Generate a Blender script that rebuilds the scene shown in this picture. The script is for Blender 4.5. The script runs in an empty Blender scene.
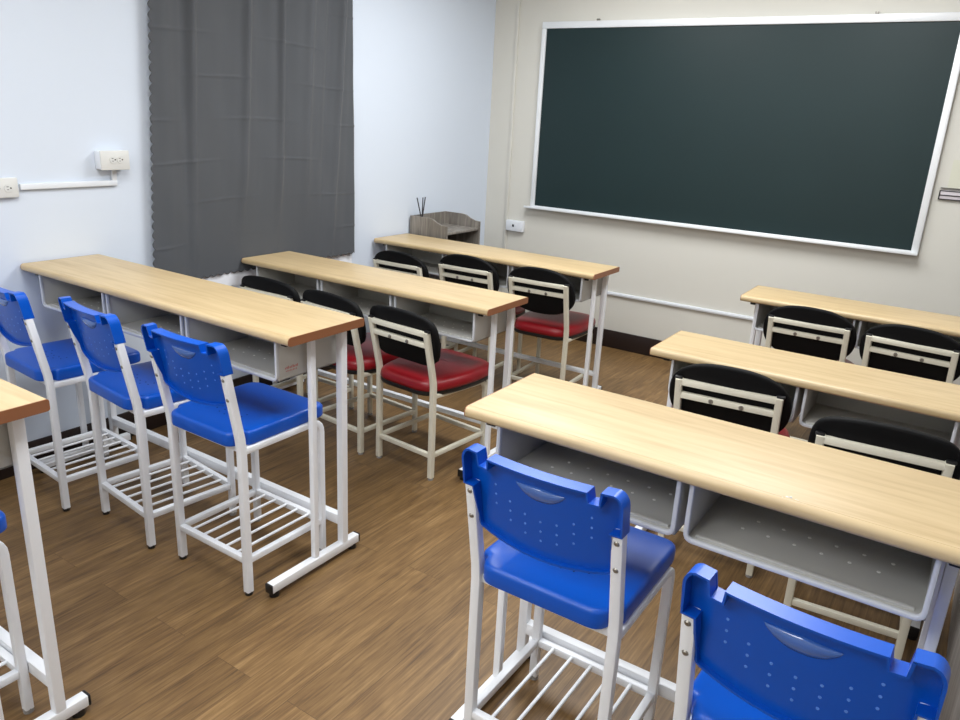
import bpy, bmesh, math, random
from mathutils import Vector, Matrix
random.seed(4)
C = bpy.context.scene.collection
scene = bpy.context.scene

# ---------------------------------------------------------------- camera
CX, CY, CZ = 3.1442, -0.0815, 1.521
YAW, PITCH, ROLL, FPX = -0.5739, -0.3125, 0.0516, 756.6476
def look():
    cy, sy = math.cos(YAW), math.sin(YAW); cp, sp = math.cos(PITCH), math.sin(PITCH)
    cr, sr = math.cos(ROLL), math.sin(ROLL)
    fw = Vector((sy*cp, cy*cp, sp)); r = Vector((cy, -sy, 0)); u = r.cross(fw)
    return cr*r + sr*u, -sr*r + cr*u, fw
cam = bpy.data.cameras.new('camera'); co = bpy.data.objects.new('camera', cam); C.objects.link(co)
r_, u_, f_ = look()
co.matrix_world = Matrix(((r_.x, u_.x, -f_.x, CX), (r_.y, u_.y, -f_.y, CY), (r_.z, u_.z, -f_.z, CZ), (0, 0, 0, 1)))
cam.sensor_width = 36; cam.lens = FPX/960*36; cam.clip_start = .02
scene.camera = co
# ---------------------------------------------------------------- light
w = bpy.data.worlds.new('world'); scene.world = w; w.use_nodes = True
w.node_tree.nodes['Background'].inputs[0].default_value = (.9, .95, 1, 1)
w.node_tree.nodes['Background'].inputs[1].default_value = .3
scene.view_settings.view_transform = 'Standard'; scene.view_settings.look = 'None'
scene.view_settings.gamma = 1; scene.view_settings.exposure = 0.12
CEIL = 2.62
LAMPS = [(1.15, -1.1), (2.35, -1.1), (1.35, 1.0), (2.45, 1.0), (1.25, 3.35), (2.45, 3.35)]  # first pair, behind the camera, is added to brighten surfaces facing it
LAMP_W = 21.5
def lamp_light(x, y):
    l = bpy.data.lights.new('panel_light', 'AREA'); l.shape = 'RECTANGLE'; l.size = .56; l.size_y = 1.16
    l.energy = LAMP_W*(1.38 if y > 3 else (.80 if y > 0 else 1.0)); l.color = (.95, .98, 1)
    o = bpy.data.objects.new('panel_light', l); C.objects.link(o); o.location = (x, y, CEIL-.05)

# ---------------------------------------------------------------- materials
def s2l(c):
    return tuple(((v/255)/12.92 if v/255 <= .04045 else (((v/255)+.055)/1.055)**2.4) for v in c) + (1,)
def mat(name, rgb, rough=.5, metal=0, spec=.5, noise=None, bump=None, coat=0):
    m = bpy.data.materials.new(name); m.use_nodes = True; nt = m.node_tree; b = nt.nodes['Principled BSDF']
    col = s2l(rgb); b.inputs['Base Color'].default_value = col
    b.inputs['Roughness'].default_value = rough; b.inputs['Metallic'].default_value = metal
    b.inputs['Specular IOR Level'].default_value = spec; b.inputs['Coat Weight'].default_value = coat
    b.inputs['Coat Roughness'].default_value = .15
    tc = nt.nodes.new('ShaderNodeTexCoord')
    if noise:
        sc, amt = noise
        n = nt.nodes.new('ShaderNodeTexNoise'); n.inputs['Scale'].default_value = sc; n.inputs['Detail'].default_value = 4
        nt.links.new(tc.outputs['Object'], n.inputs['Vector'])
        mx = nt.nodes.new('ShaderNodeMix'); mx.data_type = 'RGBA'
        mx.inputs[6].default_value = tuple(max(0, v*(1-amt)) for v in col[:3])+(1,)
        mx.inputs[7].default_value = tuple(min(1, v*(1+amt)) for v in col[:3])+(1,)
        nt.links.new(n.outputs['Fac'], mx.inputs[0]); nt.links.new(mx.outputs[2], b.inputs['Base Color'])
    if bump:
        sc, st = bump
        n2 = nt.nodes.new('ShaderNodeTexNoise'); n2.inputs['Scale'].default_value = sc; n2.inputs['Detail'].default_value = 3
        nt.links.new(tc.outputs['Object'], n2.inputs['Vector'])
        bp = nt.nodes.new('ShaderNodeBump'); bp.inputs['Strength'].default_value = st; bp.inputs['Distance'].default_value = .002
        nt.links.new(n2.outputs['Fac'], bp.inputs['Height']); nt.links.new(bp.outputs[0], b.inputs['Normal'])
    return m

def grain_mat(name, c1, c2, stretch, scale, rough, c3=None, bump=.05):
    """wood grain: noise stretched along one axis"""
    m = bpy.data.materials.new(name); m.use_nodes = True; nt = m.node_tree; b = nt.nodes['Principled BSDF']
    tc = nt.nodes.new('ShaderNodeTexCoord'); mp = nt.nodes.new('ShaderNodeMapping')
    mp.inputs['Scale'].default_value = stretch
    nt.links.new(tc.outputs['Object'], mp.inputs['Vector'])
    n = nt.nodes.new('ShaderNodeTexNoise'); n.inputs['Scale'].default_value = scale; n.inputs['Detail'].default_value = 6
    n.inputs['Roughness'].default_value = .6; n.inputs['Distortion'].default_value = .6
    nt.links.new(mp.outputs[0], n.inputs['Vector'])
    r = nt.nodes.new('ShaderNodeValToRGB')
    r.color_ramp.elements[0].position = .3; r.color_ramp.elements[0].color = s2l(c1)
    r.color_ramp.elements[1].position = .7; r.color_ramp.elements[1].color = s2l(c2)
    if c3:
        e = r.color_ramp.elements.new(.5); e.color = s2l(c3)
    nt.links.new(n.outputs['Fac'], r.inputs[0]); nt.links.new(r.outputs[0], b.inputs['Base Color'])
    b.inputs['Roughness'].default_value = rough
    bp = nt.nodes.new('ShaderNodeBump'); bp.inputs['Strength'].default_value = bump; bp.inputs['Distance'].default_value = .001
    nt.links.new(n.outputs['Fac'], bp.inputs['Height']); nt.links.new(bp.outputs[0], b.inputs['Normal'])
    return m

def floor_mat():
    m = bpy.data.materials.new('wood_plank_floor'); m.use_nodes = True; nt = m.node_tree; b = nt.nodes['Principled BSDF']
    N = nt.nodes.new; Lk = nt.links.new
    tc = N('ShaderNodeTexCoord'); sp = N('ShaderNodeSeparateXYZ'); Lk(tc.outputs['Object'], sp.inputs[0])
    cb = N('ShaderNodeCombineXYZ'); Lk(sp.outputs[1], cb.inputs[0]); Lk(sp.outputs[0], cb.inputs[1])
    off = N('ShaderNodeVectorMath'); off.operation = 'ADD'; off.inputs[1].default_value = (.155, .03, 0); Lk(cb.outputs[0], off.inputs[0])
    br = N('ShaderNodeTexBrick'); br.offset = .42; br.offset_frequency = 2
    br.inputs['Scale'].default_value = 1; br.inputs['Brick Width'].default_value = 1.2; br.inputs['Row Height'].default_value = .145
    br.inputs['Mortar Size'].default_value = .0011; br.inputs['Mortar Smooth'].default_value = .2; br.inputs['Bias'].default_value = 0
    br.inputs['Color1'].default_value = (.0, .0, .0, 1); br.inputs['Color2'].default_value = (1, 1, 1, 1); br.inputs['Mortar'].default_value = (.5, .5, .5, 1)
    Lk(off.outputs[0], br.inputs['Vector'])
    # per plank shift of the grain
    ad = N('ShaderNodeVectorMath'); ad.operation = 'MULTIPLY_ADD'; ad.inputs[1].default_value = (7.3, 3.1, 5.7)
    Lk(br.outputs['Color'], ad.inputs[0]); Lk(cb.outputs[0], ad.inputs[2])
    mp = N('ShaderNodeMapping'); mp.inputs['Scale'].default_value = (1.6, 22, 5); Lk(ad.outputs[0], mp.inputs[0])
    n1 = N('ShaderNodeTexNoise'); n1.inputs['Scale'].default_value = 1.6; n1.inputs['Detail'].default_value = 7; n1.inputs['Roughness'].default_value = .62; n1.inputs['Distortion'].default_value = 1.1
    Lk(mp.outputs[0], n1.inputs['Vector'])
    mp2 = N('ShaderNodeMapping'); mp2.inputs['Scale'].default_value = (5, 150, 5); Lk(ad.outputs[0], mp2.inputs[0])
    n2 = N('ShaderNodeTexNoise'); n2.inputs['Scale'].default_value = 1; n2.inputs['Detail'].default_value = 4; n2.inputs['Roughness'].default_value = .7
    Lk(mp2.outputs[0], n2.inputs['Vector'])
    mp3 = N('ShaderNodeMapping'); mp3.inputs['Scale'].default_value = (3.2, 9, 5); Lk(ad.outputs[0], mp3.inputs[0])
    n3 = N('ShaderNodeTexNoise'); n3.inputs['Scale'].default_value = 1; n3.inputs['Detail'].default_value = 3; n3.inputs['Distortion'].default_value = 2.5
    Lk(mp3.outputs[0], n3.inputs['Vector'])
    mm = N('ShaderNodeMath'); mm.operation = 'MULTIPLY_ADD'; mm.inputs[1].default_value = .46; Lk(n2.outputs['Fac'], mm.inputs[0])
    m0 = N('ShaderNodeMath'); m0.operation = 'MULTIPLY'; m0.inputs[1].default_value = .37; Lk(n1.outputs['Fac'], m0.inputs[0]); Lk(m0.outputs[0], mm.inputs[2])
    m1 = N('ShaderNodeMath'); m1.operation = 'MULTIPLY_ADD'; m1.inputs[1].default_value = .19; Lk(n3.outputs['Fac'], m1.inputs[0]); Lk(mm.outputs[0], m1.inputs[2])
    r = N('ShaderNodeValToRGB'); cr = r.color_ramp
    cr.elements[0].position = .36; cr.elements[0].color = s2l(FLOOR[0])
    cr.elements[1].position = .68; cr.elements[1].color = s2l(FLOOR[3])
    e = cr.elements.new(.47); e.color = s2l(FLOOR[1]); e = cr.elements.new(.56); e.color = s2l(FLOOR[2])
    Lk(m1.outputs[0], r.inputs[0])
    hs = N('ShaderNodeHueSaturation'); mr = N('ShaderNodeMapRange'); mr.inputs[3].default_value = .88; mr.inputs[4].default_value = 1.12
    Lk(br.outputs['Color'], mr.inputs[0]); Lk(mr.outputs[0], hs.inputs['Value']); Lk(r.outputs[0], hs.inputs['Color'])
    mx = N('ShaderNodeMix'); mx.data_type = 'RGBA'; mx.inputs[7].default_value = s2l((62, 44, 28))
    mf = N('ShaderNodeMath'); mf.operation = 'MULTIPLY'; mf.inputs[1].default_value = .55; Lk(br.outputs['Fac'], mf.inputs[0])
    Lk(mf.outputs[0], mx.inputs[0]); Lk(hs.outputs[0], mx.inputs[6]); Lk(mx.outputs[2], b.inputs['Base Color'])
    b.inputs['Roughness'].default_value = .42; b.inputs['Specular IOR Level'].default_value = .4
    bp = N('ShaderNodeBump'); bp.inputs['Strength'].default_value = .12; bp.inputs['Distance'].default_value = .001
    Lk(m1.outputs[0], bp.inputs['Height']); Lk(bp.outputs[0], b.inputs['Normal'])
    return m
FLOOR = [(74, 55, 34), (107, 81, 50), (125, 97, 61), (150, 121, 82)]

M = {}
M['floor'] = floor_mat()
M['wall_blue'] = mat('pale_blue_white_paint', (208, 217, 230), .75, noise=(1.3, .015), bump=(60, .05))
M['wall_beige'] = mat('warm_white_paint', (206, 204, 196), .75, noise=(1.1, .02), bump=(50, .06))
M['ceiling'] = mat('ceiling_paint', (240, 240, 236), .8)
M['base'] = mat('dark_baseboard', (34, 22, 20), .5)
M['grey_wood'] = grain_mat('grey_wood_grain', (122, 118, 115), (170, 166, 163), (14, 14, 1), 2.4, .55, (147, 143, 140))
M['rustic'] = grain_mat('weathered_grey_wood', (96, 91, 85), (152, 146, 138), (22, 22, 2), 1.6, .6, (122, 116, 109))
M['maple'] = grain_mat('maple_laminate', (179, 155, 115), (200, 178, 139), (2, 24, 24), 1.5, .4, (192, 169, 129), .02)
M['edge'] = mat('brown_edge_band', (142, 92, 60), .45, noise=(30, .08))
M['white'] = mat('white_powder_coat', (240, 243, 248), .38, noise=(8, .02))
M['cream'] = mat('cream_powder_coat', (224, 220, 203), .4, noise=(8, .03))
M['black'] = mat('black_plastic', (20, 20, 22), .45)
M['blue'] = mat('blue_plastic', (0, 82, 190), .32, noise=(6, .05))
M['bluedot'] = mat('pale_blue_lit_hole', (92, 140, 224), .3)  # pale tone stands for light showing through the backrest holes
M['bluehole'] = mat('dark_blue_hole', (2, 28, 96), .5)
M['grip'] = mat('moulded_blue_grip', (66, 108, 186), .1, coat=1)
M['red'] = mat('red_vinyl', (134, 8, 22), .36, noise=(5, .12), bump=(260, .15))
M['blackpad'] = mat('black_vinyl', (6, 6, 8), .7, spec=.2, bump=(260, .1))
M['boxgrey'] = mat('grey_plastic_tray', (190, 190, 186), .42, noise=(5, .04))
M['boxrim'] = mat('light_plastic_rim', (206, 210, 216), .35)
M['dot'] = mat('pale_dimple', (240, 240, 236), .4)
M['screw'] = mat('steel_screw', (150, 146, 138), .35, .8)
M['board'] = mat('green_chalkboard', (23, 42, 44), .48, noise=(2.2, .12), spec=.32)
M['alu'] = mat('white_aluminium', (232, 235, 238), .35, .15)
M['ivory'] = mat('ivory_plastic', (214, 215, 213), .35)
M['pvc'] = mat('white_pvc', (222, 226, 232), .35)
M['redink'] = mat('red_ink', (196, 124, 120), .6)
M['stick'] = mat('dark_reed', (36, 34, 42), .6)
M['glass'] = mat('amber_bottle', (70, 60, 55), .15)
M['paper'] = mat('pale_green_paper', (204, 204, 188), .8)
M['clear'] = mat('grey_holder', (196, 190, 196), .3)
M['lining'] = mat('white_lining_cloth', (232, 234, 240), .8)
M['foot'] = mat('grey_foot', (150, 150, 150), .4)

def curtain_mat():
    m = mat('grey_blackout_fabric', (74, 77, 82), .8, bump=None)
    nt = m.node_tree; b = nt.nodes['Principled BSDF']
    b.inputs['Sheen Weight'].default_value = .15
    tc = [n for n in nt.nodes if n.type == 'TEX_COORD'][0]
    n = nt.nodes.new('ShaderNodeTexNoise'); n.inputs['Scale'].default_value = 500
    nt.links.new(tc.outputs['Object'], n.inputs['Vector'])
    bp = nt.nodes.new('ShaderNodeBump'); bp.inputs['Strength'].default_value = .1; bp.inputs['Distance'].default_value = .001
    nt.links.new(n.outputs['Fac'], bp.inputs['Height']); nt.links.new(bp.outputs[0], b.inputs['Normal'])
    return m
M['curtain'] = curtain_mat()
def emit(name, col, s):
    m = bpy.data.materials.new(name); m.use_nodes = True; b = m.node_tree.nodes['Principled BSDF']
    b.inputs['Emission Color'].default_value = col; b.inputs['Emission Strength'].default_value = s
    return m
M['lamp'] = emit('lit_diffuser', (1, .98, .95, 1), 3)

# ---------------------------------------------------------------- helpers
def box(bm, c, s, bev=0, mi=0, seg=2):
    r = bmesh.ops.create_cube(bm, size=1, matrix=Matrix.Translation(c) @ Matrix.Diagonal((s[0], s[1], s[2], 1)))
    fs = set(f for v in r['verts'] for f in v.link_faces)
    if bev > 0:
        es = list(set(e for v in r['verts'] for e in v.link_edges))
        q = bmesh.ops.bevel(bm, geom=es, offset=bev, segments=seg, affect='EDGES', profile=.5)
        fs = set(f for v in q['verts'] for f in v.link_faces) | set(f for f in fs if f.is_valid)
    for f in fs:
        if f.is_valid: f.material_index = mi
def bx(bm, x0, x1, y0, y1, z0, z1, bev=0, mi=0):
    box(bm, ((x0+x1)/2, (y0+y1)/2, (z0+z1)/2), (abs(x1-x0), abs(y1-y0), abs(z1-z0)), bev, mi)
def tube(bm, pts, side, w, h, r=.25, mi=0):
    """rounded square section swept along pts; side = constant axis of the section"""
    pts = [Vector(p) for p in pts]; side = Vector(side).normalized(); rings = []
    for i, p in enumerate(pts):
        t = Vector((0, 0, 0))
        if i > 0: t += (p-pts[i-1]).normalized()
        if i < len(pts)-1: t += (pts[i+1]-p).normalized()
        t.normalize(); s = (side - t*side.dot(t)).normalized(); n = t.cross(s).normalized()
        k = 1.0
        if 0 < i < len(pts)-1:
            k = 1/max(.5, t.dot((pts[i+1]-p).normalized()))
        a, b = w/2, h/2; ra = r*min(w, h); ring = []
        for cx, cy, a0 in ((a-ra, b-ra, 0), (-a+ra, b-ra, 90), (-a+ra, -b+ra, 180), (a-ra, -b+ra, 270)):
            for q in (0, 45, 90):
                an = math.radians(a0+q); ring.append(bm.verts.new(p + s*(cx+ra*math.cos(an)) + n*k*(cy+ra*math.sin(an))))
        rings.append(ring)
    n = len(rings[0]); fs = []
    for a, b in zip(rings, rings[1:]):
        for i in range(n): fs.append(bm.faces.new((a[i], a[(i+1) % n], b[(i+1) % n], b[i])))
    fs.append(bm.faces.new(rings[0][::-1])); fs.append(bm.faces.new(rings[-1]))
    for f in fs: f.material_index = mi
def cyl(bm, p0, p1, r, seg=12, mi=0, r2=None):
    p0, p1 = Vector(p0), Vector(p1); d = p1-p0
    q = d.to_track_quat('Z', 'Y').to_matrix().to_4x4()
    rr = bmesh.ops.create_cone(bm, cap_ends=True, segments=seg, radius1=r, radius2=r if r2 is None else r2, depth=d.length,
                               matrix=Matrix.Translation((p0+p1)/2) @ q)
    for f in set(f for v in rr['verts'] for f in v.link_faces): f.material_index = mi
def bend(p0, p1, p2, r, n=5):
    """points rounding the corner p1"""
    p0, p1, p2 = Vector(p0), Vector(p1), Vector(p2)
    a = p1+(p0-p1).normalized()*r; b = p1+(p2-p1).normalized()*r
    return [(1-t)**2*a+2*t*(1-t)*p1+t*t*b for t in [i/n for i in range(n+1)]]
def obj(name, bm, mats, parent=None, sharp=35, loc=None):
    bmesh.ops.recalc_face_normals(bm, faces=bm.faces)
    me = bpy.data.meshes.new(name); bm.to_mesh(me); bm.free()
    for p in me.polygons: p.use_smooth = True
    me.set_sharp_from_angle(angle=math.radians(sharp))
    if not isinstance(mats, (list, tuple)): mats = [mats]
    for m in mats: me.materials.append(M[m] if isinstance(m, str) else m)
    o = bpy.data.objects.new(name, me); C.objects.link(o)
    if parent is not None: o.parent = parent
    if loc: o.location = loc
    return o
def tag(o, label, cat, group=None):
    o['label'] = label; o['category'] = cat
    if group: o['group'] = group
    return o
def thing(name, label, cat, loc=(0, 0, 0), rz=0, group=None):
    o = bpy.data.objects.new(name, None); C.objects.link(o); o.empty_display_size = .1
    o.location = loc; o.rotation_euler = (0, 0, rz)
    return tag(o, label, cat, group)
def struct(name, bm, m):
    o = obj(name, bm, m); o['kind'] = 'structure'; return o
def copy_tree(o, parent=None):
    c = o.copy(); C.objects.link(c)
    if parent is not None: c.parent = parent
    for ch in [x for x in list(bpy.data.objects) if x.parent == o]: copy_tree(ch, c)
    return c
B = bmesh.new

# ---------------------------------------------------------------- the room
X1, Y0, YF = 3.325, -1.9, 4.752
bm = B(); bx(bm, -.1, X1+.1, Y0-.1, YF+.1, -.08, 0); struct('floor', bm, 'floor')
bm = B(); bx(bm, -.1, X1+.1, Y0-.1, YF+.1, CEIL, CEIL+.08); struct('ceiling', bm, 'ceiling')
bm = B(); bx(bm, -.1, 0, Y0, YF, 0, CEIL); struct('wall_left', bm, 'wall_blue')
bm = B(); bx(bm, -.1, X1+.1, YF, YF+.1, 0, CEIL); struct('wall_front', bm, 'wall_beige')
bm = B(); bx(bm, X1, X1+.1, Y0, YF, 0, CEIL); struct('wall_right', bm, 'grey_wood')
bm = B(); bx(bm, -.1, X1+.1, Y0-.1, Y0, 0, CEIL); struct('wall_back', bm, 'wall_beige')
bm = B(); bx(bm, .0, .012, Y0, YF, 0, .125, .003); struct('baseboard_left', bm, 'base')
bm = B(); bx(bm, .012, X1, YF-.012, YF, 0, .125, .003); struct('baseboard_front', bm, 'base')

for i, (x, y) in enumerate(LAMPS):
    nm = ['added unseen at the back left of the room', 'added unseen at the back right of the room', 'above the three blue chairs', 'above the large right hand desk', 'above the front left desks', 'above the farthest right hand desks'][i]
    t = thing('ceiling_light', 'flat white ceiling light panel '+nm, 'ceiling light', (x, y, CEIL-.045), 0, 'ceiling light panels')
    bm = B()
    for a in (-1, 1):
        bx(bm, a*.3-.012, a*.3+.012, -.612, .612, .0, .044, .003); bx(bm, -.3, .3, a*.6-.012, a*.6+.012, 0, .044, .003)
    obj('frame', bm, 'alu', t)
    bm = B(); bx(bm, -.29, .29, -.59, .59, .012, .03); obj('diffuser', bm, 'lamp', t)
    lamp_light(x, y)

# ---------------------------------------------------------------- chalkboard
t = thing('chalkboard', 'large dark green chalkboard with white metal frame on front wall', 'chalkboard', (0, YF, 0))
x0, x1, z0, z1 = .4, 2.870, .911, 2.136
bm = B(); bx(bm, x0+.02, x1-.02, -.022, -.004, z0+.008, z1-.02); obj('writing_surface', bm, 'board', t)
bm = B()
bx(bm, x0, x1, -.034, -.001, z1-.042, z1, .004); bx(bm, x0, x0+.032, -.034, -.001, z0, z1-.042, .004)
bx(bm, x1-.036, x1, -.034, -.001, z0, z1-.042, .004); bx(bm, x0+.032, x1-.036, -.034, -.001, z0, z0+.015, .003)
obj('board_frame', bm, 'alu', t)
bm = B(); bx(bm, x0-.035, x1+.0, -.062, -.001, z0-.005, z0+.005, .003); bx(bm, x0-.035, x1, -.065, -.059, z0-.005, z0+.010, .002)
obj('chalk_tray', bm, 'alu', t)
for hx in (.80, 2.43):
    bm = B(); bx(bm, hx-.009, hx-.003, -.02, -.001, z1+.001, z1+.014, .001); bx(bm, hx+.003, hx+.009, -.02, -.001, z1+.001, z1+.014, .001)
    obj('hanging_clip', bm, 'screw', t)

# cable ducts, sockets
bm = B(); bx(bm, .178, .200, YF-.012, YF-.0005, .126, CEIL, .003)
tag(obj('cable_duct', bm, 'wall_beige'), 'beige painted vertical cable duct left of the chalkboard', 'cable duct', 'cable ducts')
bm = B(); bx(bm, .205, X1-.01, YF-.016, YF-.0005, .375, .398, .003); bx(bm, .205, X1-.01, YF-.018, YF-.016, .384, .389, .0)
tag(obj('cable_duct', bm, 'pvc'), 'thin white horizontal cable duct low on the wall under the chalkboard', 'cable duct', 'cable ducts')
bm = B(); bx(bm, .0005, .014, 1.425, 1.826, 1.158, 1.180, .002); bx(bm, .0005, .014, 1.804, 1.826, 1.180, 1.224, .002)
tag(obj('cable_duct', bm, 'pvc'), 'short white cable duct joining the two sockets on the left wall', 'cable duct', 'cable ducts')
def outlet_face(parent, xf, yc, zc, ys):
    for y in ys:
        bm = B(); cyl(bm, (xf, y, zc), (xf+.0025, y, zc), .0155, 20)
        o = obj('receptacle', bm, 'ivory', parent)
        bm = B()
        bx(bm, xf+.002, xf+.0032, y-.007, y+.001, zc+.0045, zc+.0065); bx(bm, xf+.002, xf+.0032, y-.006, y+.001, zc-.0065, zc-.0045)
        cyl(bm, (xf+.002, y+.008, zc), (xf+.0034, y+.008, zc), .003, 10)
        obj('slot', bm, 'black', o)
t = thing('power_socket', 'deep white surface box with two outlets beside the curtain', 'socket', (0, 0, 0), 0, 'wall sockets')
bm = B(); bx(bm, .0005, .044, 1.74, 1.865, 1.228, 1.303, .004); obj('back_box', bm, 'pvc', t)
bm = B(); bx(bm, .044, .052, 1.738, 1.867, 1.226, 1.305, .003); obj('face_plate', bm, 'ivory', t)
outlet_face(t, .052, 1.8, 1.268, (1.792, 1.824))
t = thing('power_socket', 'flat white socket cut by the left edge of the photo', 'socket', (0, 0, 0), 0, 'wall sockets')
bm = B(); bx(bm, .0005, .02, 1.29, 1.415, 1.132, 1.206, .004); obj('face_plate', bm, 'ivory', t)
outlet_face(t, .02, 1.35, 1.168, (1.335, 1.377))
t = thing('phone_socket', 'small white junction box on the front wall left of the chalkboard', 'socket', (0, YF, 0), 0, 'wall sockets')
bm = B(); bx(bm, .206, .352, -.034, -.001, .722, .80, .005); obj('face_plate', bm, 'pvc', t)
bm = B(); bx(bm, .262, .277, -.0365, -.0335, .755, .772, .001); obj('jack', bm, 'black', t)

# notice holder right of board
t = thing('document_holder', 'grey wall holder with black edges right of the chalkboard', 'holder', (0, YF, 0))
bm = B(); bx(bm, 2.905, 3.16, -.012, -.001, 1.212, 1.262, .001); obj('tray', bm, 'clear', t)
bm = B()
for z in (1.212, 1.233, 1.256, 1.272): bx(bm, 2.905, 3.16, -.0145, -.001, z, z+(.005 if z != 1.272 else .0025))
bx(bm, 2.903, 2.909, -.0145, -.001, 1.212, 1.26); obj('edge_strip', bm, 'black', t)
bm = B(); bx(bm, 2.935, 3.14, -.004, -.001, 1.274, 1.42); tag(obj('paper_notice', bm, 'paper', loc=(0, YF, 0)), 'pale green paper on the wall above the grey holder', 'paper')

# ---------------------------------------------------------------- curtain
def fold(u, z):
    ww = 0
    for yc, wd, a in ((.06, .05, .022), (.185, .035, -.016), (.215, .022, .022), (.40, .05, -.012), (.50, .022, .022), (.60, .05, -.016), (.73, .02, .028), (.80, .05, -.018), (.93, .03, .018), (1.07, .03, -.018), (1.14, .022, .024), (1.24, .04, -.01)):
        ww += a*math.exp(-((u-yc-.012*math.sin(z*1.7+yc*9))/wd)**2)
    return ww*(.55+.35*z/2)
bm = B(); NU, NV = 190, 420; ZT, ZB_ = 2.47, .705; g = []
for j in range(NV+1):
    v = j/NV; row = []
    for i in range(NU+1):
        u = i/NU
        z = ZB_+(ZT-ZB_)*v
        yl = 1.957+(z-.79)*.067; yr = 3.283
        y = yl+(yr-yl)*u
        sc = .012*abs(math.sin(math.pi*(z-.70)/.042))
        y -= sc*max(0, 1-u/.03)
        if v < .02: z -= .012*abs(math.sin(math.pi*(y-1.93)/.042))*(1-v/.02)
        x = .034+(.6+.7*min(1, max(0, (z-.7)/1.0)))*fold((y-yl), z)
        cz = ((z-.875+.012*math.sin(y*4.3)) % .188)
        cz = min(cz, .188-cz)
        x += .0013*math.exp(-(cz/.006)**2)*(math.sin(y*9+z*11)+1.0)
        x += .0022*math.sin(y*23+z*6)*math.sin(z*9+y*4)
        # the desk end presses the cloth against the wall
        k = min(1, max(0, (1.25-z)/.46))*min(1, max(0, (y-2.0)/.42))*min(1, max(0, (3.2-y)/.36)); k = k*k*(3-2*k)
        x = x*(1-k)+(.013+.12*(x-.03))*k
        row.append(bm.verts.new((x, y, z)))
    g.append(row)
for j in range(NV):
    for i in range(NU): bm.faces.new((g[j][i], g[j][i+1], g[j+1][i+1], g[j+1][i]))
t = thing('curtain', 'dark grey blackout curtain with scalloped edge on the left wall', 'curtain')
c = obj('curtain_fabric', bm, 'curtain', t, 80); sm = c.modifiers.new('s', 'SOLIDIFY'); sm.thickness = .0012
bm = B(); g = []
for j in range(41):
    v = j/40; row = []
    for i in range(121):
        y = 1.99+(3.285-1.99)*i/120; z = .632+.14*v
        if v < .12: z -= .008*abs(math.sin(math.pi*y/.06))
        x = .008+.004*math.sin(y*31+z*3)+.002*math.sin(y*67)
        k = min(1, max(0, (y-2.36)/.08))*min(1, max(0, (2.88-y)/.08))*min(1, max(0, (.86-z)/.1)); x = x*(1-k)+(.002+.1*x)*k
        row.append(bm.verts.new((x, y, z)))
    g.append(row)
for j in range(40):
    for i in range(120): bm.faces.new((g[j][i], g[j][i+1], g[j+1][i+1], g[j+1][i]))
o = obj('curtain_lining', bm, 'lining', t, 80); o['label'] = 'white lining below the grey hem'
bm = B(); cyl(bm, (.034, 1.85, 2.475), (.034, 3.36, 2.475), .012, 14)
for y in (1.9, 3.3): bx(bm, .001, .06, y-.008, y+.008, 2.467, 2.483, .002)
obj('curtain_rod', bm, 'alu', t)

# ---------------------------------------------------------------- desks
def box_tray(w_, d_, h_):
    """open fronted book tray, front at y=0, centred on x"""
    bm = B(); th = .006; a = w_/2
    bx(bm, -a, a, 0.004, d_, -h_, -h_+th, .002); bx(bm, -a, a, d_-th, d_, -h_, 0, .002)
    bx(bm, -a, -a+th, .004, d_, -h_, 0, .002); bx(bm, a-th, a, .004, d_, -h_, 0, .002)
    # floor lip inside
    tube(bm, [(-a+.02, .022, -h_+th+.002), (a-.02, .022, -h_+th+.002)], (0, 1, 0), .012, .006, .3)
    # dimples on the tray floor and back
    for k in range(6):
        for q in range(2):
            x = -.13+k*.052+q*.02; y = d_*.45+q*.05
            cyl(bm, (x, y, -h_+th-.001), (x, y, -h_+th+.0012), .0036, 8, mi=1)
        cyl(bm, (-.12+k*.05, d_-th+.001, -h_*.45), (-.12+k*.05, d_-th-.0012, -h_*.45), .0036, 8, mi=1)
    return bm
def rim_mesh(w_, h_):
    bm = B(); a = w_/2; r = .018; pts = [Vector((-a+.004, 0, 0))]
    pts += bend((-a+.004, 0, 0), (-a+.004, 0, -h_+.004), (a-.004, 0, -h_+.004), r)
    pts += bend((-a+.004, 0, -h_+.004), (a-.004, 0, -h_+.004), (a-.004, 0, 0), r)
    pts.append(Vector((a-.004, 0, 0)))
    tube(bm, pts, (0, 1, 0), .012, .010, .3)
    return bm
DEP = .328; T = .028
def profile(y0, y1, z0, z1, r):
    p = []
    for (cy, cz, a0) in ((y0+r, z1-r, 90), (y0+r, z0+r*.8, 180)):
        for k in range(7):
            a = math.radians(a0+90*k/6); p.append((cy+r*math.cos(a), cz+r*math.sin(a)*(1 if a0 == 90 else .8)))
    for (cy, cz, a0) in ((y1-.006, z0+.006, 270), (y1-.006, z1-.006, 0)):
        for k in range(5):
            a = math.radians(a0+90*k/4); p.append((cy+.006*math.cos(a), cz+.006*math.sin(a)))
    return p
def extrude_profile(bm, p, xa, xb):
    A = [bm.verts.new((xa, y, z)) for y, z in p]; Bv = [bm.verts.new((xb, y, z)) for y, z in p]; n = len(p)
    for i in range(n): bm.faces.new((A[i], A[(i+1) % n], Bv[(i+1) % n], Bv[i]))
    bm.faces.new(A[::-1]); bm.faces.new(Bv)
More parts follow.
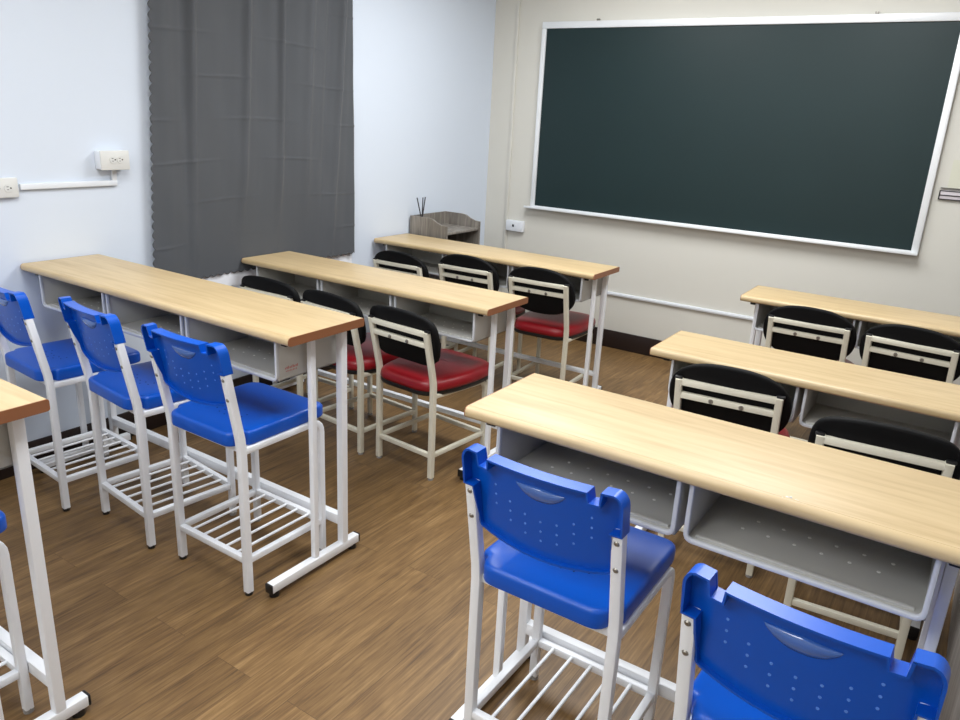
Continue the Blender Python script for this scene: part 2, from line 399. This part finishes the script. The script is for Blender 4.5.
def make_desk(L, H, nbox, label, loc):
    t = thing('school_desk', label, 'desk', loc, 0, 'three-seat student desks' if nbox == 3 else 'two-seat student desks')
    bm = B(); p = profile(0, DEP, H-T, H, .0125); extrude_profile(bm, p, .0025, L-.0025)
    # fine ridge along the front edge
    tube(bm, [(.003, .017, H-.0002), (L-.003, .017, H-.0002)], (0, 1, 0), .005, .0016, .4)
    top = obj('tabletop', bm, 'maple', t)
    for xa, xb in ((0, .0026), (L-.0026, L)):
        bm = B(); extrude_profile(bm, profile(0, DEP, H-T, H-.0002, .0125), xa, xb); o = obj('edge_band', bm, 'edge', top); o['label'] = 'brown edge band'
    yf, yb = .143, DEP-.050
    for sx, x in ((-1, .055), (1, L-.055)):
        bm = B(); bx(bm, x-.011, x+.011, .034, DEP-.034, H-T-.015, H-T, .003); tr = obj('top_rail', bm, 'white', t)
        for y in (.034, DEP-.034):
            bm = B(); box(bm, (x, y, H-T-.0075), (.024, .008, .015), .002); obj('end_cap', bm, 'black', tr)
        for y, wd in ((yf, .021), (yb, .028)):
            bm = B(); tube(bm, [(x, y, .048), (x, y, H-T-.012)], (1, 0, 0), wd, wd, .16); obj('post', bm, 'white', t)
        bm = B(); bx(bm, x-.015, x+.015, -.060, DEP+.018, .018, .050, .003); fr = obj('foot_rail', bm, 'white', t)
        for y in (-.062, DEP+.020):
            bm = B(); box(bm, (x, y, .034), (.031, .008, .033), .003); obj('end_cap', bm, 'black', fr)
        for y in (-.042, DEP-.005):
            bm = B(); cyl(bm, (x, y, 0), (x, y, .020), .016, 16); obj('glide', bm, 'black', fr)
    bm = B(); bx(bm, .063, L-.063, yb-.012, yb+.016, .115 if H > .8 else .125, .152 if H > .8 else .149, .003); obj('crossbeam', bm, 'white', t)
    w_ = .438; pitch = .457
    c0 = L/2-(nbox-1)/2*pitch
    for k in range(nbox):
        bm = box_tray(w_, .255, .134)
        o = obj('book_tray', bm, ['boxgrey', 'dot'], t, loc=(c0+k*pitch, .030, H-T-.001))
        r = obj('rim', rim_mesh(w_, .134), 'boxrim', o)
        if k == nbox-1 and nbox == 3 and H > .86 and loc[1] > 1:
            bm = B()
            for q in range(9): bx(bm, w_/2, w_/2+.0006, .028+q*.0062, .0312+q*.0062+.001*(q % 2), -.100, -.0945+.0015*(q % 3))
            for q in range(8): bx(bm, w_/2, w_/2+.0006, .032+q*.0058, .0345+q*.0058+.001*(q % 2), -.109, -.1055+.001*(q % 2))
            s = obj('printed_mark', bm, 'redink', o); s['label'] = 'small red printed lines'
    # small screws under the top
    return t
XL, XR = .0207, 2.2308
make_desk(1.5, .884, 3, 'light wood desk whose end shows at the lower left edge of the photo', (XL, .3715, 0))
make_desk(1.516, .8745, 3, 'long light wood desk on the left with three blue chairs', (.011, 1.385, 0))
make_desk(1.51, .766, 3, 'middle long light wood desk on the left, its end touching the curtain', (XL, 2.454, 0))
make_desk(1.5, .765, 3, 'front long light wood desk on the left, beside the grey wooden shelf unit', (XL, 3.471, 0))
d = make_desk(1.05, .877, 2, 'large light wood desk in the right foreground behind two blue chairs', (XR, 1.275, 0))
make_desk(1.05, .750, 2, 'middle light wood desk of the right hand row', (XR, 2.460, 0))
make_desk(1.05, .752, 2, 'farthest light wood desk of the right hand row, nearest the chalkboard', (XR, 3.632, 0))
bm = B()
for k in range(14):
    a = random.random()*6.28; r = random.random()**.6
    x = .719+.018*r*math.cos(a); y = .021+.007*r*math.sin(a)
    cyl(bm, (x, y, .8768), (x, y, .8773), .0015+random.random()*.0014, 7)
top = [o for o in bpy.data.objects if o.parent == d and o.name.startswith('tabletop')][0]
o = obj('scuff_mark', bm, 'ivory', top); o['label'] = 'pale chipped spot'

# ---------------------------------------------------------------- blue chairs
def smooth_outline(pts, rads, n=5):
    out = []; m = len(pts)
    for i in range(m):
        a, b, c_ = [Vector((pts[j % m][0], pts[j % m][1], 0)) for j in (i-1, i, i+1)]
        if rads[i] == 0: out.append((b.x, b.y)); continue
        out += [(q.x, q.y) for q in bend(a, b, c_, rads[i], n)]
    return out
def cushion(bm, outline, layers, fn=None, cx=0, cy=0, mi=0, rings=4, dome=0, mis=None):
    """outline: list of (x,y); layers: [(scale inset metres, height)]; top closed with inner rings"""
    fn = fn or (lambda x, y, z: (x, y, z))
    rx = max(abs(x-cx) for x, y in outline); ry = max(abs(y-cy) for x, y in outline)
    L_ = []
    def ring(inx, h):
        sx = (rx-inx)/rx; sy = (ry-inx)/ry
        return [bm.verts.new(fn(cx+(x-cx)*sx, cy+(y-cy)*sy, h)) for x, y in outline]
    for inx, h in layers: L_.append(ring(inx, h))
    lin, lh = layers[-1]
    for k in range(1, rings):
        f = k/rings
        L_.append(ring(lin+(min(rx, ry)-lin)*f*.98, lh+dome*(1-(1-f)**2)))
    n = len(outline)
    for k, (a, b) in enumerate(zip(L_, L_[1:])):
        for i in range(n):
            f = bm.faces.new((a[i], a[(i+1) % n], b[(i+1) % n], b[i]))
            f.material_index = mi if mis is None else (mis[k] if k < len(mis) else mis[-1])
    f = bm.faces.new(L_[0][::-1]); f.material_index = mi if mis is None else mis[0]
    f = bm.faces.new(L_[-1]); f.material_index = mi if mis is None else mis[-1]

UPB = .53
def uy(z):  # centre line of the upright
    return 0 if z < UPB else -.043*(z-UPB)/.24
def back_shell():
    bm = B()
    bow = lambda x: -.019*(1-min(1, (abs(x)/.165))**2)
    def P(x, z, d): return (x, uy(z)+bow(x)+d, z)
    def top(x):
        a = abs(x)
        if a <= .113: return .856
        if a <= .116: return .856-(a-.113)/.003*.024
        if a <= .136: return .832
        if a <= .139: return .832+(a-.136)/.003*.028
        if a <= .162: return .862
        q = min(1, (a-.162)/.0215); return .832+.030*math.sqrt(max(0, 1-q*q))
    def bot(x):
        a = abs(x)
        if a > .1605: return .770
        if a > .150: return .662+.022*((a-.150)/.0125)**2
        return .641+.021*(a/.150)**2
    xs = [-.1835, -.1828, -.181, -.177, -.172, -.164, -.1606, -.1604, -.158, -.155, -.150, -.1395, -.139, -.136, -.130, -.122, -.116, -.113]
    n = 22; mid = [-.113+.226*i/n for i in range(1, n)]; xs = xs+mid+[-x for x in xs[::-1]]
    NZ = 16
    d0, d1 = .012, .017
    sheets = []
    for d in (d0, d1):
        sheets.append([[bm.verts.new(P(x*.995, bot(x)+.0015+(top(x)-bot(x)-.003)*j/NZ, d)) for j in range(NZ+1)] for x in xs])
    for s in sheets:
        for a, b in zip(s, s[1:]):
            for j in range(NZ): bm.faces.new((a[j], b[j], b[j+1], a[j+1]))
    A, D = sheets
    for j in range(NZ):
        bm.faces.new((A[0][j], A[0][j+1], D[0][j+1], D[0][j])); bm.faces.new((A[-1][j], A[-1][j+1], D[-1][j+1], D[-1][j]))
    for i in range(len(xs)-1):
        bm.faces.new((A[i][0], A[i+1][0], D[i+1][0], D[i][0])); bm.faces.new((A[i][NZ], A[i+1][NZ], D[i+1][NZ], D[i][NZ]))
    # flange round the whole outline, reaching backwards
    loop = [(x, top(x)) for x in xs]
    side = [(.1835, .81), (.1835, .770), (.1605, .769), (.1605, .73), (.1603, .69)]
    lb = [(x, bot(x)) for x in xs[::-1] if abs(x) <= .1590]
    loop = loop+side+lb+[(-x, z) for x, z in side[::-1]]
    m = len(loop); rings = []
    for i in range(m):
        p = Vector(loop[i]); a = Vector(loop[i-1]); b = Vector(loop[(i+1) % m])
        tg = ((p-a).normalized()+(b-p).normalized())
        if tg.length < 1e-5: tg = b-p
        tg.normalize(); nrm = Vector((tg.y, -tg.x))  # inward for clockwise loop
        q = p+nrm*.005
        # flange depth: full above the metal, shallow below
        dep = -.0165 if p.y > .766 else (-.010 if p.y > .70 else .000)
        rings.append([bm.verts.new(P(p.x, p.y, d1+.0012)), bm.verts.new(P(p.x, p.y, dep)), bm.verts.new(P(q.x, q.y, dep)), bm.verts.new(P(q.x, q.y, d1+.0012))])
    for i in range(m):
        a, b = rings[i], rings[(i+1) % m]
        for k in range(4): bm.faces.new((a[k], a[(k+1) % 4], b[(k+1) % 4], b[k]))
    # pale discs paint the light seen through holes; rows follow the lower edge
    for k in range(7):
        x = -.112+k*.0373
        zt = .706+.05*(x/.112)**2
        for q in range(3):
            z = zt+.024*(2-q)-.02
            c = Vector(P(x, z, d0-.0009)); e = Vector(P(x, z, d0+.001))
            cyl(bm, c, e, .0026, 8, mi=1)
    return bm, P
def make_blue():
    t = thing('high_chair', '', 'chair', (0, 0, 0), 0, 'high chairs with blue plastic seats')
    hw = .1710
    for s in (-1, 1):
        x = s*hw
        bm = B(); tube(bm, [(x, 0, .012), (x, 0, UPB-.02), (x, -.002, UPB), (x, uy(.55), .55), (x, uy(.771), .771)], (1, 0, 0), .0245, .0245, .14)
        lg = obj('rear_leg', bm, 'white', t)
        bm = B(); cyl(bm, (x, 0, 0), (x, 0, .014), .0125, 12); obj('foot_cap', bm, 'black', lg)
        for z in (.752, .687):
            bm = B(); n = Vector((0, -1, -.2)).normalized(); c = Vector((x, uy(z)-.0128, z)); cyl(bm, c, c+n*.0025, .0062, 14, r2=.004); obj('bolt', bm, 'screw', lg)
        # side rail and front leg, one bent tube
        pts = [(x, .01, .508)]+bend((x, .01, .508), (x, .33, .508), (x, .33, .012), .045)+[(x, .33, .012)]
        bm = B(); tube(bm, pts, (1, 0, 0), .024, .0225, .2); fl = obj('front_leg', bm, 'white', t)
        bm = B(); cyl(bm, (x, .33, 0), (x, .33, .014), .0125, 12); obj('foot_cap', bm, 'foot', fl)
    bm = B()
    bx(bm, -hw+.01, hw-.01, .0, .018, .500, .520, .002); bx(bm, -hw+.01, hw-.01, .30, .318, .498, .518, .002)
    obj('seat_frame', bm, 'white', t)
    bm = B(); zs = .127
    for s in (-1, 1): bx(bm, s*hw-.010, s*hw+.010, .011, .319, zs-.012, zs+.010, .003)
    bx(bm, -hw+.0, hw-.0, -.010, .010, zs-.012, zs+.010, .003); bx(bm, -hw, hw, .320, .340, zs-.012, zs+.010, .003)
    sh = obj('foot_shelf', bm, 'white', t)
    for k in range(5):
        x = -hw+(k+1)*2*hw/6
        bm = B(); cyl(bm, (x, .0, zs+.004), (x, .33, zs+.004), .0048, 10); obj('slat', bm, 'white', sh)
    out = smooth_outline([(-.150, -.028), (.150, -.028), (.158, .020), (.178, .026), (.178, .360), (-.178, .360), (-.178, .026), (-.158, .020)],
                         [.035, .035, .008, .012, .045, .045, .012, .008])
    def f(x, y, z):
        if z > .55:
            dd = max(0, 1-(x/.15)**2)*max(0, 1-((y-.15)/.15)**2); z -= .004*dd
            z -= .006*max(0, (y-.28)/.08)**2
        return (x, y, z)
    bm = B(); cushion(bm, out, [(.004, .521), (.001, .523), (0, .527), (0, .556), (.001, .5605), (.0035, .5645), (.008, .5665), (.014, .567)], f, 0, .16, rings=8, dome=0)
    for k in range(5):
        for q in range(2):
            x = -.06+k*.03; y = .075+q*.022+.02*(x/.06)**2
            x_, y_, z_ = f(x, y, .567); cyl(bm, (x, y, z_-.001), (x, y, z_+.0006), .0026, 8, mi=1)
    obj('seat', bm, ['blue', 'bluehole'], t, 40)
    bm, P = back_shell()
    bk = obj('backrest', bm, ['blue', 'bluedot'], t, 30)
    # hand grip: lens shaped scoop
    bm = B(); N, R = 28, 6; rows = []
    for i in range(N+1):
        u = -1+2*i/N; hh = .5*(1-u*u)**.8
        row = []
        for j in range(R+1):
            v = j/R
            x = u*.057; z = .818-.004*abs(u)-v*.036*hh*2*.95
            dpt = .0075*math.sin(math.pi*v)*hh*2
            row.append(bm.verts.new(P(x, z, .0118-.0008-dpt)))
        rows.append(row)
    for a, b in zip(rows, rows[1:]):
        for j in range(R): bm.faces.new((a[j], b[j], b[j+1], a[j+1]))
    g_ = obj('hand_grip', bm, 'grip', bk, 60); mo = g_.modifiers.new('s', 'SOLIDIFY'); mo.thickness = .001
    g_['label'] = 'lens-shaped moulded grip'
    return t
blue = make_blue()
BL = [(1.233, 1.297, 0, 'blue plastic high chair, nearest of the three at the left desk, by its end'),
      (.750, 1.288, -6, 'blue plastic high chair in the middle of the three at the left desk'),
      (.272, 1.240, -4, 'blue plastic high chair nearest the left wall, partly cut by the photo edge'),
      (2.515, 1.195, 0, 'blue plastic high chair in the foreground at the left end of the large desk'),
      (3.052, 1.035, -3, 'blue plastic high chair at the bottom right corner, its back filling the corner'),
      (1.185, .295, 0, 'blue high chair barely seen at the lower left edge of the photo')]
for i, (x, y, a, lab) in enumerate(BL):
    o = blue if i == 0 else copy_tree(blue)
    o.location = (x, y, 0); o.rotation_euler = (0, 0, math.radians(a)); o['label'] = lab

# ---------------------------------------------------------------- red seated chairs
def make_red(rounded):
    t = thing('padded_chair', '', 'chair', (0, 0, 0), 0, 'cream framed chairs with red seats and black backs')
    hw = .163 if rounded else .160; HT = .700 if rounded else .677; SZ = -.016
    vy = lambda z: 0 if z < .44 else -.055*(z-.44)/.245
    for s in (-1, 1):
        x = s*hw
        bm = B(); tube(bm, [(x, 0, .010), (x, 0, .425), (x, -.002, .445), (x, vy(.47), .47), (x, vy(HT), HT)], (1, 0, 0), .0235, .0235, .14)
        lg = obj('rear_leg', bm, 'cream', t)
        bm = B(); cyl(bm, (x, 0, 0), (x, 0, .012), .012, 12); obj('foot_cap', bm, 'foot', lg)
        bm = B(); box(bm, (x+s*.003, vy(HT)+.006, HT+.002), (.026, .022, .010), .003); obj('top_plug', bm, 'black', lg)
        pts = [(x, .01, .386)]+bend((x, .01, .386), (x, .355, .374), (x, .362, .010), .05)+[(x, .362, .010)]
        bm = B(); tube(bm, pts, (1, 0, 0), .022, .022, .25); fl = obj('front_leg', bm, 'cream', t)
        bm = B(); cyl(bm, (x, .362, 0), (x, .362, .012), .0125, 12); obj('foot_cap', bm, 'foot', fl)
        bm = B(); bx(bm, x-.008, x+.008, 0.010, .352, .103, .123, .002); obj('stretcher', bm, 'cream', t)
    for y, z in ((0, .112), (.360, .112)):
        bm = B(); bx(bm, -hw+.008, hw-.008, y-.009, y+.009, z-.010, z+.010, .002); obj('stretcher', bm, 'cream', t)
    bm = B()
    for y in (.03, .32): bx(bm, -hw+.005, hw-.005, y-.010, y+.010, .374, .392, .002)
    obj('seat_frame', bm, 'cream', t)
    for k, z in enumerate((HT-.011, HT-.060)):
        bm = B(); box(bm, (0, vy(z)-.002, z), (2*hw-.018, .018, .022), .002)
        sl = obj('back_rail', bm, 'cream', t)
        if k == 1:
            for x in (-.050, .050):
                b2 = B(); cyl(b2, (x, vy(z)-.010, z-.002), (x, vy(z)-.016, z-.002), .009, 14, r2=.006); obj('screw', b2, 'screw', sl)
    if rounded:   # nearly oval black pad
        out = []; zc, ra, rb = .643, .201, .129
        for i in range(56):
            an = 2*math.pi*i/56; c_, s_ = math.cos(an), math.sin(an)
            out.append((ra*math.copysign(abs(c_)**.82, c_), zc+rb*math.copysign(abs(s_)**.82, s_)))
    else:
        zc = .630
        out = smooth_outline([(-.162, .514), (.162, .514), (.196, .59), (.188, .725), (.06, .745), (-.06, .745), (-.188, .725), (-.196, .59)],
                             [.06, .06, .05, .06, .05, .05, .06, .05], 6)
    def f(x, y, z):   # outline in x,z ; thickness along y
        return (x, vy(y)+z-.016*(1-(x/.21)**2)+.012, y)
    bm = B(); cushion(bm, out, [(.010, .004), (.003, .006), (0, .012), (0, .026), (.004, .034), (.014, .040), (.03, .043)], f, 0, zc, rings=6, dome=.003)
    obj('backrest', bm, 'blackpad', t, 60)
    out = smooth_outline([(-.155, -.035), (.155, -.035), (.195, .12), (.201, .30), (.165, .425), (-.165, .425), (-.201, .30), (-.195, .12)],
                         [.08, .08, .07, .07, .08, .08, .07, .07], 6)
    bm = B(); cushion(bm, out, [(.014, .406+SZ-.006), (.005, .408+SZ-.006), (.001, .414+SZ-.003), (.002, .421+SZ)], None, 0, .19, rings=2, dome=0)
    obj('seat_base', bm, 'black', t, 60)
    bm = B(); cushion(bm, out, [(.006, .419+SZ), (.002, .424+SZ), (.000, .433+SZ), (.002, .446+SZ), (.007, .457+SZ), (.018, .465+SZ), (.036, .469+SZ)], None, 0, .19, rings=6, dome=.006)
    obj('seat', bm, 'red', t, 60)
    return t
RC = [(1.210, 2.330, -5, 0, 'red-seated chair with black back at the aisle end of the middle left desk'),
      (.802, 2.331, -5, 0, 'red-seated chair half hidden behind the corner of the three-blue-chair desk'),
      (.385, 2.342, 0, 0, 'black-backed chair nearest the curtain, only its back showing above the desk'),
      (1.236, 3.450, 3, 1, 'red-seated chair at the aisle end of the front left desk'),
      (.760, 3.455, 2, 1, 'black-backed cream chair in the middle of the front left desk'),
      (.318, 3.392, 1, 1, 'black-backed cream chair nearest the left wall at the front left desk'),
      (2.544, 2.425, 5, 1, 'arched black-backed chair at the left end of the middle right desk'),
      (3.037, 2.205, 4, 0, 'flat-topped black-backed chair cut by the right photo edge, at the middle right desk'),
      (2.575, 3.580, 0, 1, 'arched black-backed chair at the left end of the farthest right desk'),
      (2.998, 3.535, -5, 1, 'black-backed chair at the right photo edge, at the farthest right desk')]
protos = {}
for i, (x, y, a, v, lab) in enumerate(RC):
    if v in protos: o = copy_tree(protos[v])
    else: o = protos[v] = make_red(v)
    o.location = (x, y, 0); o.rotation_euler = (0, 0, math.radians(a)); o['label'] = lab
    o.scale = (1, 1, 1.035 if 'flat-topped' in lab else (.958 if 'nearest the left wall' in lab else 1))

# ---------------------------------------------------------------- shelf unit in the corner
t = thing('shelf_unit', 'weathered grey wooden shelf unit with curved sides in the front left corner', 'shelf', (.016, 3.83, 0))
W, D_ = .39, .295
sidep = [(0, 0), (D_, 0), (D_, .838), (D_-.045, .842), (D_-.085, .856), (D_-.115, .872), (D_-.15, .877), (0, .877)]
for y in (0, W-.015):
    bm = B(); a = [bm.verts.new((x, y, z)) for x, z in sidep]; b = [bm.verts.new((x, y+.015, z)) for x, z in sidep]; n = len(a)
    for i in range(n): bm.faces.new((a[i], a[(i+1) % n], b[(i+1) % n], b[i]))
    bm.faces.new(a); bm.faces.new(b[::-1]); obj('side_panel', bm, 'rustic', t)
bm = B(); bx(bm, 0, .012, .015, W-.015, .0, .877); obj('back_panel', bm, 'rustic', t)
for z in (.795, .60, .32, .03):
    bm = B(); bx(bm, .012, D_-.004, .015, W-.015, z-.014, z, .001); obj('shelf', bm, 'rustic', t)
t = thing('reed_diffuser', 'reed diffuser with three dark sticks on the grey shelf unit', 'diffuser', (.085, 3.866, .795))
bm = B(); cyl(bm, (0, 0, 0), (0, 0, .045), .02, 20); cyl(bm, (0, 0, .045), (0, 0, .055), .02, 20, r2=.010); cyl(bm, (0, 0, .055), (0, 0, .07), .010, 16); obj('bottle', bm, 'glass', t)
for dx, dy in ((-.0, -.056), (.01, -.008), (.0, .030)):
    bm = B(); cyl(bm, (0, 0, .05), (dx, dy, .203), .0036, 8); obj('reed', bm, 'stick', t)
